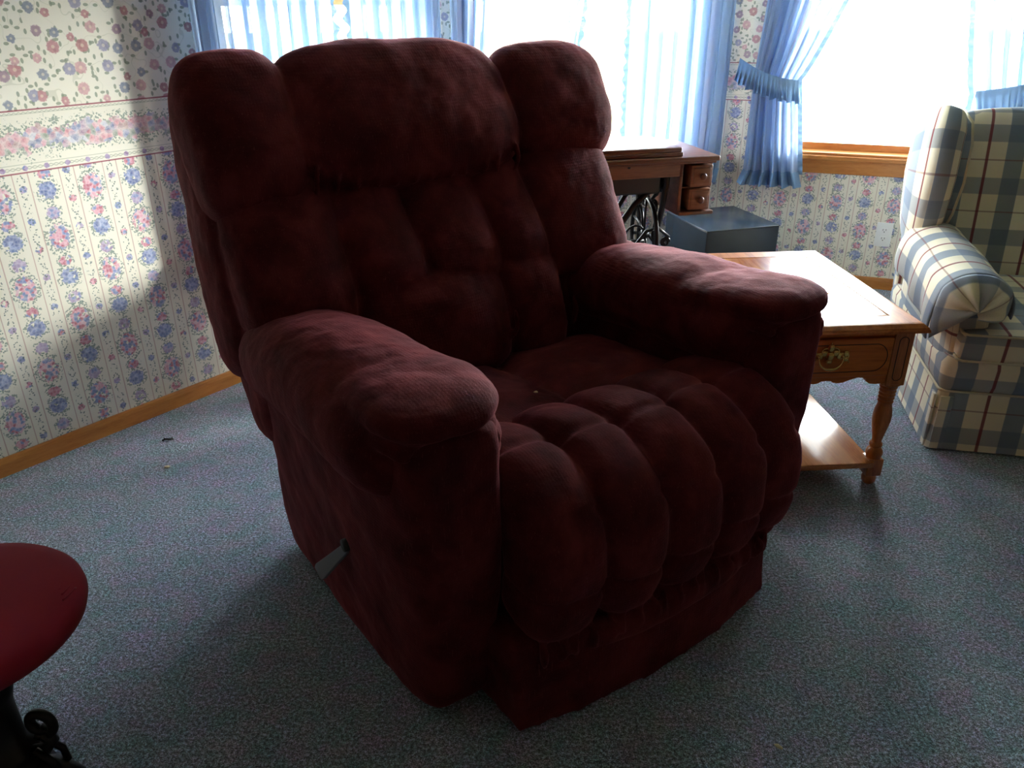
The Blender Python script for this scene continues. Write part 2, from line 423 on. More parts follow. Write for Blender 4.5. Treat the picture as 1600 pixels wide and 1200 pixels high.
M_PLAID = make_plaid('plaid', .02, .03)
M_PLAID_BACK = make_plaid('plaid_back', .172 - .19 % .172, .172 - (.80 % .172))
M_PLAID_ARM = make_plaid('plaid_arm', .05, .07)
M_WELT, _nt, _b = mat('cream_welt', srgb(205, 196, 168), .9)

def make_curtain(name, base, trans, clear):
    m_ = bpy.data.materials.new(name); m_.use_nodes = True; nt = m_.node_tree; nt.nodes.clear()
    out = nt.nodes.new('ShaderNodeOutputMaterial')
    d = nt.nodes.new('ShaderNodeBsdfDiffuse'); d.inputs[0].default_value = (*base, 1)
    tr = nt.nodes.new('ShaderNodeBsdfTranslucent'); tr.inputs[0].default_value = (*[min(1, c * 1.25) for c in base], 1)
    tp = nt.nodes.new('ShaderNodeBsdfTransparent'); tp.inputs[0].default_value = (1, 1, 1, 1)
    m1 = nt.nodes.new('ShaderNodeMixShader'); m1.inputs[0].default_value = trans
    nt.links.new(d.outputs[0], m1.inputs[1]); nt.links.new(tr.outputs[0], m1.inputs[2])
    m2 = nt.nodes.new('ShaderNodeMixShader')
    vec = coords(nt, 'Object'); wv = noise(nt, vec, 300, 1)
    f = (wv * .1 + (clear - .05))
    nt.links.new(f.s, m2.inputs[0]); nt.links.new(m1.outputs[0], m2.inputs[1]); nt.links.new(tp.outputs[0], m2.inputs[2])
    nt.links.new(m2.outputs[0], out.inputs[0]); return m_
BLUE_C = srgb(172, 194, 220)
M_CURT = make_curtain('blue_curtain_cloth', BLUE_C, .40, .22)
M_RUFF = make_curtain('blue_ruffle_cloth', srgb(128, 158, 190), .10, .0)

M_BLACK, _nt, _b = mat('black_cast_iron', (.012, .012, .013), .35, Metallic=.4)
M_FOOT, _nt, _b = mat('black_plastic', (.01, .01, .01), .5)
M_GREYM, _nt, _b = mat('grey_lever', srgb(125, 134, 146), .4)
M_BRASS, _nt, _b = mat('aged_brass', srgb(210, 178, 108), .24, Metallic=.95)
def make_box():
    m_, nt, b = mat('dark_grey_laminate', srgb(70, 82, 92), .32)
    n_ = noise(nt, coords(nt), 7, 2); nt.links.new(ramp(nt, n_, [(.3, srgb(49, 59, 67)), (.7, srgb(53, 63, 72))]), b.inputs['Base Color'])
    nt.links.new((n_ * .02 + .22).s, b.inputs['Roughness']); return m_
M_BOX = make_box()
def make_leather():
    m_, nt, b = mat('red_seat_cloth', srgb(128, 22, 40), .85, Sheen_Weight=.1, Specular_IOR_Level=.2)
    n_ = noise(nt, coords(nt), 5, 3); nt.links.new(ramp(nt, n_, [(.3, srgb(134, 22, 42)), (.7, srgb(150, 28, 50))]), b.inputs['Base Color'])
    bump(nt, b, noise(nt, coords(nt), 500, 1), .1, .001); return m_
M_STOOL = make_leather()
M_PLATE, _nt, _b = mat('ivory_plastic', srgb(236, 240, 238), .35)
M_SLOT, _nt, _b = mat('dark_slots', (.02, .02, .02), .5)
M_CEIL, _nt, _b = mat('ceiling_paint', srgb(214, 208, 198), .9)
M_FARWALL = wood('far_wall_fill_tone', srgb(176, 150, 124), srgb(150, 122, 98), .5, (6, 6, .5), 5, 0)  # panelling made up for unseen far walls; its tone sets bounced fill light
M_CRUMB, _nt, _b = mat('cream_crumb', srgb(220, 205, 165), .8)
M_TWIG, _nt, _b = mat('dark_twig', srgb(38, 34, 30), .8)
M_GRASS, _nt, _b = mat('lawn', srgb(150, 165, 110), .95)
def make_glass():
    m_ = bpy.data.materials.new('window_glass'); m_.use_nodes = True; nt = m_.node_tree; nt.nodes.clear()
    out = nt.nodes.new('ShaderNodeOutputMaterial'); g = nt.nodes.new('ShaderNodeBsdfGlossy'); g.inputs['Roughness'].default_value = .02
    tp = nt.nodes.new('ShaderNodeBsdfTransparent'); tp.inputs[0].default_value = (.96, .98, .97, 1); mx = nt.nodes.new('ShaderNodeMixShader'); mx.inputs[0].default_value = .05
    nt.links.new(tp.outputs[0], mx.inputs[1]); nt.links.new(g.outputs[0], mx.inputs[2]); nt.links.new(mx.outputs[0], out.inputs[0]); return m_
M_GLASS = make_glass()

# ------------------------------------------------------------------ room
def wall(name, P0, th, s0, s1, openings, mat_=M_WALL, flip=False):
    """wall plane through P0 along direction th; openings = (sa, sb, za, zb)"""
    d = dvec(th); n_out = -inward(th); T = .14
    ss = sorted({s0, s1, *[o[0] for o in openings], *[o[1] for o in openings]}); zs = sorted({0, Z_CEIL, *[o[2] for o in openings], *[o[3] for o in openings]})
    mb = MB()
    for a, b in zip(ss[:-1], ss[1:]):
        for lo, hi in zip(zs[:-1], zs[1:]):
            if any(o[0] - 1e-6 <= a and b <= o[1] + 1e-6 and o[2] - 1e-6 <= lo and hi <= o[3] + 1e-6 for o in openings): continue
            q = [(a, lo), (b, lo), (b, hi), (a, hi)]
            vs = [P0 + d * s + Vector((0, 0, z)) for s, z in q] + [P0 + d * s + n_out * T + Vector((0, 0, z)) for s, z in q]
            fs = [(0, 1, 2, 3), (4, 7, 6, 5), (0, 4, 5, 1), (1, 5, 6, 2), (2, 6, 7, 3), (3, 7, 4, 0)]
            mb.add(vs, fs, [(s, z) for s, z in q] * 2)
    o = mb.build(name, mat_, smooth=False); return tag(o, kind='structure')
W1 = (-1.07, -.155); W2 = (.13, 1.25); W3 = (.33, 1.42)
wall('wall_left', CA, TH1, -4.2, 0.0, [(W1[0], W1[1], Z_SILL, Z_WTOP)])
wall('wall_center', CA, TH2, 0.0, (CB - CA).length, [(W2[0], W2[1], Z_SILL, Z_WTOP)])
wall('wall_right', CB, TH3, 0.0, 4.2, [(W3[0], W3[1], Z_SILL, Z_WTOP)])
E1 = CA - U1 * 4.2; E3 = CB + U3 * 4.2
PB = [E1, Vector((E1.x, -5.5, 0)), Vector((E3.x, -5.5, 0)), E3]
def th_of(a, b): return atan2(b.x - a.x, b.y - a.y)
for nm, a, b in (('wall_far_left', PB[1], PB[0]), ('wall_back', PB[2], PB[1]), ('wall_far_right', PB[3], PB[2])):
    wall(nm, a, th_of(a, b), 0, (b - a).length, [], M_FARWALL)
poly = [CA, CB, E3, PB[2], PB[1], E1]
fl = MB(); fl.add([(p.x, p.y, 0) for p in poly] + [(p.x, p.y, -.1) for p in poly], [tuple(range(6))[::-1], tuple(range(6, 12))] + [(k, (k + 1) % 6, 6 + (k + 1) % 6, 6 + k) for k in range(6)])
tag(fl.build('floor', M_CARPET, smooth=False), kind='structure')
ce = MB(); ce.add([(p.x, p.y, Z_CEIL) for p in poly] + [(p.x, p.y, Z_CEIL + .1) for p in poly], [tuple(range(6)), tuple(range(6, 12))[::-1]] + [(k, (k + 1) % 6, 6 + (k + 1) % 6, 6 + k) for k in range(6)])
tag(ce.build('ceiling', M_CEIL, smooth=False), kind='structure')
gd = MB(); gd.box(-60, 60, -60, 60, -.62, -.6); tag(gd.build('ground', M_GRASS, smooth=False), kind='structure')

def wf(P0, th):
    d = dvec(th); n = inward(th)
    return lambda s, z, k: P0 + d * s + n * k + Vector((0, 0, z))
def wbox(mb, fr, s0, s1, z0, z1, k0, k1, b=.003):
    mb.box(s0, s1, k0, k1, z0, z1, b, fr=lambda p: fr(p.x, p.z, p.y)); return mb
def baseboard(name, P0, th, s0, s1):
    fr = wf(P0, th); mb = MB()
    prof = [(0, 0), (.014, 0), (.014, Z_BASE - .014), (.011, Z_BASE - .004), (.006, Z_BASE), (0, Z_BASE)]
    mb.prism(prof, s0, s1, lambda k, z, s: fr(s, z, k)); tag(mb.build(name, M_TRIM, smooth=False), kind='structure')
baseboard('baseboard_left', CA, TH1, -4.2, -.003); baseboard('baseboard_center', CA, TH2, .006, 1.343); baseboard('baseboard_right', CB, TH3, .006, 4.2)

def window(name, P0, th, s0, s1, rail=True):
    fr = wf(P0, th); root = empty(name, fr((s0 + s1) / 2, Z_SILL, 0)); tag(root, kind='structure')
    inv = root.location.copy()
    def B(mb, nm, mt=M_TRIM, **k):
        mb.v = [tuple(Vector(v) - inv) for v in mb.v]; return mb.build(nm, mt, root, smooth=False, **k)
    mb = MB()
    for a, b, c, d in ((s0, s0 + .045, Z_SILL, Z_WTOP), (s1 - .045, s1, Z_SILL, Z_WTOP), (s0, s1, Z_WTOP - .045, Z_WTOP), (s0, s1, Z_SILL, Z_SILL + .045)):
        wbox(mb, fr, a, b, c, d, -.11, -.06)
    if rail: wbox(mb, fr, s0, s1, 1.288, 1.335, -.10, -.06)
    B(mb, 'window_frame')
    mb = MB(); wbox(mb, fr, s0 + .04, s1 - .04, Z_SILL + .04, Z_WTOP - .04, -.088, -.082, 0); B(mb, 'pane', M_GLASS)
    mb = MB(); wbox(mb, fr, s0 - .07, s1 + .07, Z_SILL - .022, Z_SILL, .001, .045, .005); wbox(mb, fr, s0 + .001, s1 - .001, Z_SILL, Z_SILL + .012, -.11, 0.03); B(mb, 'stool')
    mb = MB(); wbox(mb, fr, s0 - .05, s1 + .05, Z_APR, Z_SILL - .022, .001, .018, .004); B(mb, 'apron')
    mb = MB()
    for a, b in ((s0 - .06, s0 + .004), (s1 - .004, s1 + .06)): wbox(mb, fr, a, b, Z_SILL, Z_WTOP + .06, .001, .018, .004)
    wbox(mb, fr, s0 - .06, s1 + .06, Z_WTOP - .004, Z_WTOP + .06, .001, .019, .004); B(mb, 'casing')
    # daylight portal in the opening
    ld = bpy.data.lights.new('portal', 'AREA'); ld.shape = 'RECTANGLE'; ld.size = s1 - s0; ld.size_y = Z_WTOP - Z_SILL; ld.cycles.is_portal = True
    lo = bpy.data.objects.new('portal', ld); COL.objects.link(lo); c = fr((s0 + s1) / 2, (Z_SILL + Z_WTOP) / 2, -.13)
    lo.location = c; lo.rotation_euler = (-inward(th)).to_track_quat('Z', 'Y').to_euler()
window('window_1', CA, TH1, *W1); window('window_2', CA, TH2, *W2, rail=False); window('window_3', CB, TH3, *W3, rail=False)

# outlet
def outlet():
    fr = wf(CB, TH3); s, z = .856, .272
    root = empty('wall_outlet', fr(s, z, 0), 0, 'ivory double wall outlet plate low on the striped wallpaper', 'outlet')
    inv = root.location.copy()
    def B(mb, nm, mt, par=root): mb.v = [tuple(Vector(v) - inv) for v in mb.v]; return mb.build(nm, mt, par, auto=40)
    mb = MB(); wbox(mb, fr, s - .036, s + .036, z - .058, z + .058, .0005, .006, .002); B(mb, 'cover_plate', M_PLATE)
    for dz in (.0205, -.0205):
        mb = MB(); mb.prism([(.0165 * cos(t) * (1), max(-.0125, min(.0125, .0165 * sin(t)))) for t in [2 * pi * k / 24 for k in range(24)]], .005, .008, lambda a, b, d: fr(s + a, z + dz + b, d))
        f = B(mb, 'socket', M_PLATE)
        mb = MB(); wbox(mb, fr, s - .0075, s - .0055, z + dz - .001, z + dz + .008, .0078, .0085, 0); wbox(mb, fr, s + .0055, s + .0075, z + dz - .001, z + dz + .008, .0078, .0085, 0); wbox(mb, fr, s - .002, s + .002, z + dz - .0085, z + dz - .004, .0078, .0085, 0)
        B(mb, 'slots', M_SLOT, f)
outlet()

# ------------------------------------------------------------------ curtains
def curtain(name, P0, th, edges, zt, zb, folds, amp, off, label, tie=None, hem=True, seed=0, ruffle_side=1, ruffle=True, lean=0.0):
    """edges(z)->(s_outer, s_lead) ; a pleated panel hanging at distance off from the wall"""
    fr = wf(P0, th); rnd = random.Random(seed)
    s_a, s_b = edges(zt); root = empty(name, fr((s_a + s_b) / 2, zb, off), 0, label, 'curtain', 'blue curtains at the bay windows'); inv = root.location.copy()
    ph = [rnd.uniform(0, 6.28) for _ in range(8)]
    NA, NZ = folds * 16, 46
    def P(a, z, extra=0, kf=0):
        so, sl = edges(z); w_ = abs(sl - so); full = abs(s_b - s_a)
        sq = min(1.6, (full / max(w_, .05)) ** .5)
        f = folds * a * 2 * pi + .5 * sin(a * 7 + ph[0]) + .25 * sin(z * 2.3 + ph[1])
        A = amp * (1 + .35 * sin(a * 9 + ph[2])) * sq
        aw = w_ / folds
        s = so + (sl - so) * a + (.28 * aw * sin(2 * f + ph[3] * .1)) * (1 if sl > so else -1)
        k = off + A * sin(f) + .3 * A * sin(2.3 * f + ph[4] + z * 1.1) + extra
        return fr(s, z, k) - inv
    mb = MB(); zz = zb + (.055 if hem else 0)
    rows = [zt + (zz - zt) * j / NZ for j in range(NZ + 1)]
    vs = [P(i / NA, z) for z in rows for i in range(NA + 1)]
    fs = [(j * (NA + 1) + i, j * (NA + 1) + i + 1, (j + 1) * (NA + 1) + i + 1, (j + 1) * (NA + 1) + i) for j in range(NZ) for i in range(NA)]
    mb.add(vs, fs); mb.build('panel', M_CURT, root)
    if hem:
        mb = MB(); NB = NA * 2; HR = 7; vs = []
        for j in range(HR + 1):
            q = j / HR; z = zz + .012 - (zz + .012 - zb) * q
            for i in range(NB + 1):
                a = i / NB; p = P(a, max(z, zz - .0))
                gather = .012 * min(1, abs(q - .15) * 1.6)
                p = p + inward(th) * (.004 + gather * sin(a * folds * 2 * pi * 2.6 + ph[5] + 1.2 * sin(a * 17)) + .012 * q) + dvec(th) * ((a - .5) * .05 * q); p.z = z - inv.z + .004 * sin(a * 40) * q
                vs.append(p)
        fs = [(j * (NB + 1) + i, j * (NB + 1) + i + 1, (j + 1) * (NB + 1) + i + 1, (j + 1) * (NB + 1) + i) for j in range(HR) for i in range(NB)]
        mb.add(vs, fs); mb.build('hem_ruffle', M_RUFF, root)
    if ruffle:
        mb = MB(); R = 220; vs = []
        for i in range(R + 1):
            z = zt + (zz - zt) * i / R; e = P(1, z)
            wv = sin(i * .9) * .014 + sin(i * .37 + 1) * .008
            for j in range(4):
                q = j / 3
                vs.append(e + dvec(th) * (ruffle_side * .022 * q) + inward(th) * (wv * q + .002))
        fs = [(i * 4 + j, i * 4 + j + 1, (i + 1) * 4 + j + 1, (i + 1) * 4 + j) for i in range(R) for j in range(3)]
        mb.add(vs, fs); mb.build('edge_ruffle', M_RUFF, root)
    if tie:
        (sa, za), (sb, zb_), kk = tie        # band from outer-high to inner point
        mb = MB(); n = 60; vs = []
        def bp(t): return sa + (sb - sa) * t, za + (zb_ - za) * t - .018 * sin(pi * t), off + kk * sin(pi * min(1, .08 + t * .84)) ** .6
        for i in range(n + 1):
            s, z, k = bp(i / n)
            for dz in (.012, 0, -.012): vs.append(fr(s, z + dz, k + .004) - inv)
        fs = [(i * 3 + j, i * 3 + j + 1, (i + 1) * 3 + j + 1, (i + 1) * 3 + j) for i in range(n) for j in range(2)]
        mb.add(vs, fs); tb = mb.build('tieback', M_RUFF, root)
        mb = MB(); n = 240; vs = []
        for i in range(n + 1):
            t = i / n; s, z, k = bp(t)
            for j in range(7):
                q = j / 6; h = .012 if j == 0 else -.085 * q
                g = (.004 + .012 * q) * sin(t * 105 + 1.5 * sin(t * 19)) * q
                vs.append(fr(s + .006 * q * sin(t * 105 + 1.3) + (t - .5) * .04 * q, z + h * 1.0 + .004 + .006 * q * sin(t * 52), k + .008 + g + .010 * q) - inv)
        fs = [(i * 7 + j, i * 7 + j + 1, (i + 1) * 7 + j + 1, (i + 1) * 7 + j) for i in range(n) for j in range(6)]
        mb.add(vs, fs); mb.build('tieback_ruffle', M_RUFF, tb)
    return root
ZT, ZH = 2.27, .49
lin = lambda a, b: (lambda z: (a + 0 * z, b))
curtain('curtain', CA, TH1, lambda z: (-1.235, -.70 - .02 * (1.3 - z)), ZT, ZH, 9, .03, .085, 'blue sheer curtain at the far left beside the floral wall, behind the recliner', seed=1, ruffle_side=1)
curtain('curtain', CA, TH1, lambda z: (-.115, -.585 + .0 * z), ZT, ZH, 7, .026, .085, 'blue sheer curtain behind the middle of the recliner headrest, left of the bare wallpaper strip', seed=2, ruffle_side=-1)
curtain('curtain', CA, TH2, lambda z: (.015, .165 + max(0, z - 1.0) * .10), ZT, ZH, 4, .026, .085, 'narrow blue curtain right of the bare wallpaper strip above the recliner headrest', seed=3, ruffle=False)
curtain('curtain', CA, TH2, lambda z: (.53, .60 - (1.3 - z) * .15), ZT, ZH, 2, .02, .085, 'slim blue curtain with ruffled edge just above the right headrest corner', seed=4, ruffle_side=1)
curtain('curtain', CA, TH2, lambda z: (1.345, .84 + .0 * z), ZT, ZH, 7, .028, .085, 'long blue curtain hanging loose behind the sewing table drawers', seed=5, ruffle_side=-1)
def e3(z):
    t = max(0, (z - .97) / (ZT - .97))
    if z > .97: return (.17 + .03 * min(1, t * 3), .36 + .47 * t ** .85)
    q = (.97 - z) / .48
    return (.17 + .005 * q, .36 + .075 * q)
curtain('curtain', CB, TH3, e3, ZT, ZH, 6, .026, .085, 'blue tied-back curtain above the grey box, left side of the right window', tie=((.10, 1.045), (.375, .955), .075), seed=6, ruffle_side=1)
def e4(z):
    t = max(0, (z - .93) / (ZT - .93))
    if z > .93: return (1.50, 1.10 - .22 * t ** .8)
    return (1.47, 1.10)
curtain('curtain', CB, TH3, e4, ZT, ZH, 7, .028, .085, 'blue-grey tied-back curtain behind the plaid armchair', tie=((1.50, 1.06), (1.09, .93), .085), seed=7, ruffle_side=-1)
for P0, th, a, b, lb in ((CA, TH1, -1.28, -.08, 'slim white curtain rod over the left window'), (CA, TH2, .08, 1.30, 'slim white curtain rod over the centre window'), (CB, TH3, .10, 1.60, 'slim white curtain rod over the right window')):
    fr = wf(P0, th); mb = MB(); mb.tube([fr(a, ZT, .002), fr(a, ZT, .085), fr(b, ZT, .085), fr(b, ZT, .002)], .008)
    tag(mb.build('curtain_rod', M_PLATE, auto=50), lb, 'curtain rod', 'rods above the bay windows')

# ------------------------------------------------------------------ recliner
def recliner():
    root = empty('recliner', (.269, 1.440, 0), radians(35.3), 'large overstuffed burgundy velvet recliner in the middle of the room', 'recliner')
    V = M_VELVET
    # base
    mb = MB(); mb.box(-.43, .43, .02, .68, 0.0, .05, .004); mb.build('base', M_FOOT, root, auto=40)
    # arm bodies and pads
    for sg in (-1, 1):
        mb = MB(); cx = -.450 if sg < 0 else .448
        mb.pillow([(cx, .373, .004), (cx, .373, .2), (cx, .373, .4), (cx + sg * .008, .373, .6), (cx + sg * .004, .373, .67)], (1, 0, 0), [.092, .102, .112, .108, .098], [.388, .398, .412, .415, .405], e=5.5, cap=34, n=48, m=60)
        o = mb.build('arm', V, root); fuse(o, .008, 6, [(.12, .012)])
        mb = MB(); cx = -.470 if sg < 0 else .450
        mb.pillow([(cx, .80, .52), (cx, .6, .575), (cx, .35, .605), (cx, .14, .602), (cx - sg * .002, .012, .597)], (1, 0, 0), [.12, .14, .15, .150, .142], [.10, .105, .108, .106, .098], e=2.5, cap=8, n=40, m=60)
        mb.pillow([(cx - sg * .01, .4, .64), (cx - sg * .01, .15, .675), (cx - sg * .0, .03, .684), (cx + sg * .004, -.055, .677)], (1, 0, 0), [.11, .13, .122, .105], [.045, .042, .038, .034], e=2.5, cap=4, n=40, m=50)
        # gathers where the cover is pulled round the front
        for k in range(9):
            a = radians(-60 + k * 20)
            mb.pillow([(cx + sin(a) * .122, .09, .610 + cos(a) * .092), (cx + sin(a) * .112, .02, .604 + cos(a) * .082), (cx + sin(a) * .088, -.022, .60 + cos(a) * .058)], (0, 0, 1) if abs(sin(a)) > .7 else (1, 0, 0), .013, .016, cap=4, n=10, m=14)
        o = mb.build('armrest_pad', V, root); fuse(o, .0065, 4, [(.09, .010)])
    # backrest
    def yf(z): return .575 + .40 * (z - .45)
    mb = MB()
    XS = [-.32, -.13, .09, .24]
    for i, (a, b) in enumerate(zip(XS[:-1], XS[1:])):       # middle row of tufts
        cx = (a + b) / 2; hw = (b - a) / 2 + .006; t = .085
        zb = (.600, .607, .618)[i]
        mb.pillow([(cx + .012, yf(zb) + .040, zb), (cx + .008, yf(.70) + .040, .70), (cx - .008, yf(.82) + .058, .82), (cx - .014, yf(.93) + .09, .96)], (1, 0, 0), hw + .004, [.092, .102, .09, .08], e=2.8, cap=5, n=32, m=44)
    for a, b in ((-.31, .09), (.075, .265)):                # lumbar row
        cx = (a + b) / 2; hw = (b - a) / 2
        mb.pillow([(cx, .615, .40), (cx, .625, .50), (cx, .655, .60), (cx, .70, .68)], (1, 0, 0), hw, [.09, .10, .095, .08], e=2.8, cap=6, n=36, m=40)
    for sg, xi, xo in ((-1, -.305, -.575), (1, .225, .550)):   # side wings, seat to headrest
        cx = (xi + xo) / 2; hw = abs(xo - xi) / 2
        mb.pillow([(cx, yf(.62) + .06, .60), (cx, yf(.66) + .055, .66), (cx, yf(.8) + .07, .80), (cx - sg * .004, yf(.9) + .09, .955)], (1, 0, 0), [hw * .97, hw, hw * 1.0, hw * .98], [.10, .12, .12, .11], e=3.0, cap=7, n=44, m=50)
        mb.pillow([(cx, .72, .30), (cx, .74, .50), (cx, .78, .68)], (1, 0, 0), hw * .95, .12, e=3.0, cap=8, n=40, m=40)
    for sg in (-1, 1):
        mb.pillow([(-.012 + sg * .525, .84, .45), (-.012 + sg * .53, .88, .7), (-.012 + sg * .52, .95, 1.0), (-.012 + sg * .50, .97, 1.10)], (1, 0, 0), .055, .12, e=3, cap=9, n=24, m=30)
    mb.pillow([(-.012, .80, .20), (-.012, .85, .5), (-.012, .925, .8), (-.012, .985, 1.09)], (1, 0, 0), [.52, .545, .565, .55], [.08, .09, .10, .09], e=6, cap=14, n=60, m=50)   # rear shell
    for k in range(9):
        x = -.26 + k * .065
        mb.pillow([(x, .545 + .01 * (k % 2), .50), (x + .012, .548, .54), (x + .01, .56, .585)], (1, 0, 0), .006, .01, cap=3, n=8, m=10)
    o = mb.build('backrest', V, root); fuse(o, .0065, 2, [(.10, .012)])
    mb = MB()
    def hp(cx, hw, top, fwd, e=3.0, cap=6, z0=.885, wd=1.0):
        mb.pillow([(cx, yf(z0) + .055 - fwd * .5, z0 - .005), (cx, yf(.98) + .07 - fwd, .985), (cx, yf(1.08) + .085 - fwd * .6, 1.085), (cx, yf(1.15) + .12, top)], (1, 0, 0), [hw * .985, hw, hw * wd, hw * .93 * wd], [.105, .125, .125, .10], e=e, cap=cap, n=52, m=56)
    hp(-.072, .322, 1.19, .03, z0=.872)
    hp(-.472, .125, 1.13, .010, cap=8, z0=.84); hp(.405, .185, 1.165, .010, cap=5, z0=.87)
    for k in range(12):
        x = -.36 + k * .05
        mb.pillow([(x, yf(.91) - .035, .895), (x + .008 * sin(k * 3), yf(.94) - .058, .93), (x + .01, yf(.98) - .062, .97)], (1, 0, 0), .006, .009, cap=3, n=8, m=10)
    o = mb.build('headrest', V, root); fuse(o, .0065, 2, [(.12, .012)])
    # seat
    mb = MB()
    for a, b in ((-.36, .02), (.0, .38)):
        cx = (a + b) / 2; hw = (b - a) / 2
        mb.pillow([(cx, .62, .385), (cx, .46, .405), (cx, .30, .415), (cx, .12, .42)], (1, 0, 0), hw, .075, e=3, cap=7, n=40, m=44)
    o = mb.build('seat', V, root); fuse(o, .008, 4, [(.10, .014)])
    # channelled footrest
    mb = MB(); S = [-.362, -.203, -.057, .094, .238, .378]
    for i, (a, b) in enumerate(zip(S[:-1], S[1:])):
        cx = (a + b) / 2; hw = (b - a) / 2 + .010; c = -.035 * (1 - (cx / .4) ** 2)
        e_ = 1 if i in (0, 4) else 0
        def md(u, th, i=i):
            q = 1.0
            for c0 in (.30, .52, .76): q -= .10 * math.exp(-((u - c0 - .012 * ((i * 7) % 3 - 1)) / .012) ** 2)
            return q
        mb.pillow([(cx + .005, .235, .415), (cx + .003, .13, .455), (cx, .03 + c * .6, .462), (cx, -.035 + c, .415), (cx, -.055 + c, .345), (cx - .010, -.055 + c, .265), (cx - .022, -.045 + c, .200)], (1, 0, 0), [hw, hw, hw, hw * 1.01, hw, hw * .96], [.075, .082, .085, .088, .085, .08], e=2.9, cap=10, n=34, m=110, mod=md)
    mb.pillow([(-.385, -.050, .175), (-.15, -.102, .165), (.1, -.105, .165), (.29, -.075, .175)], (0, 0, 1), .046, .055, e=2.3, cap=16, n=28, m=60)
    mb.box(-.35, .37, .0, .3, .12, .40)
    for k in range(18):
        x = -.35 + k * .037
        c = -.035 * (1 - (x / .4) ** 2)
        mb.pillow([(x, -.115 + c, .215), (x + .012 * sin(k * 2.1), -.122 + c, .185), (x + .006, -.112 + c, .145)], (1, 0, 0), .007, .012, cap=3, n=8, m=10)
    o = mb.build('footrest', V, root); fuse(o, .0055, 2, [(.09, .008)])
    # kick panel
    mb = MB(); n = 30
    front = [(-.405 + .735 * k / n, -.108 - .042 * (1 - ((k / n - .5) * 2) ** 2)) for k in range(n + 1)]
    poly = front + [(.33, .03), (-.405, .03)]
    mb.prism(poly, .008, .21, lambda a, b, d: Vector((a, b - .012 * (1 - d / .2), d)))
    o = mb.build('kick_panel', V, root); fuse(o, .008, 8, [(.12, .014)])
    # lever
    mb = MB()
    A = Vector((-.548, .272, .288)); Bv = Vector((-.605, .318, .212)); d = (Bv - A).normalized(); sdv = Vector((-.2, .95, .35)); sdv = (sdv - d * sdv.dot(d)).normalized(); nv = d.cross(sdv)
    L = (Bv - A).length; pts = []
    for t, wd, th_ in ((0, .009, .006), (.5, .014, .006), (.92, .019, .005), (1.0, .015, .003)):
        c = A + d * (L * t * 1.05)
        pts += [c - sdv * wd - nv * th_, c + sdv * wd - nv * th_, c + sdv * wd + nv * th_, c - sdv * wd + nv * th_]
    fs = [(3, 2, 1, 0), (12, 13, 14, 15)] + [(i * 4 + k, i * 4 + (k + 1) % 4, i * 4 + 4 + (k + 1) % 4, i * 4 + 4 + k) for i in range(3) for k in range(4)]
    mb.add(pts, fs); o = mb.build('lever', M_GREYM, root, smooth=False, label='grey release lever'); bv = o.modifiers.new('b', 'BEVEL'); bv.width = .002; bv.segments = 2
    mb = MB(); mb.lathe([(.014, 0), (.014, .012), (.010, .016)], (-.566, .270, .292), 20, 'X'); mb.build('lever_hub', M_FOOT, o)
recliner()

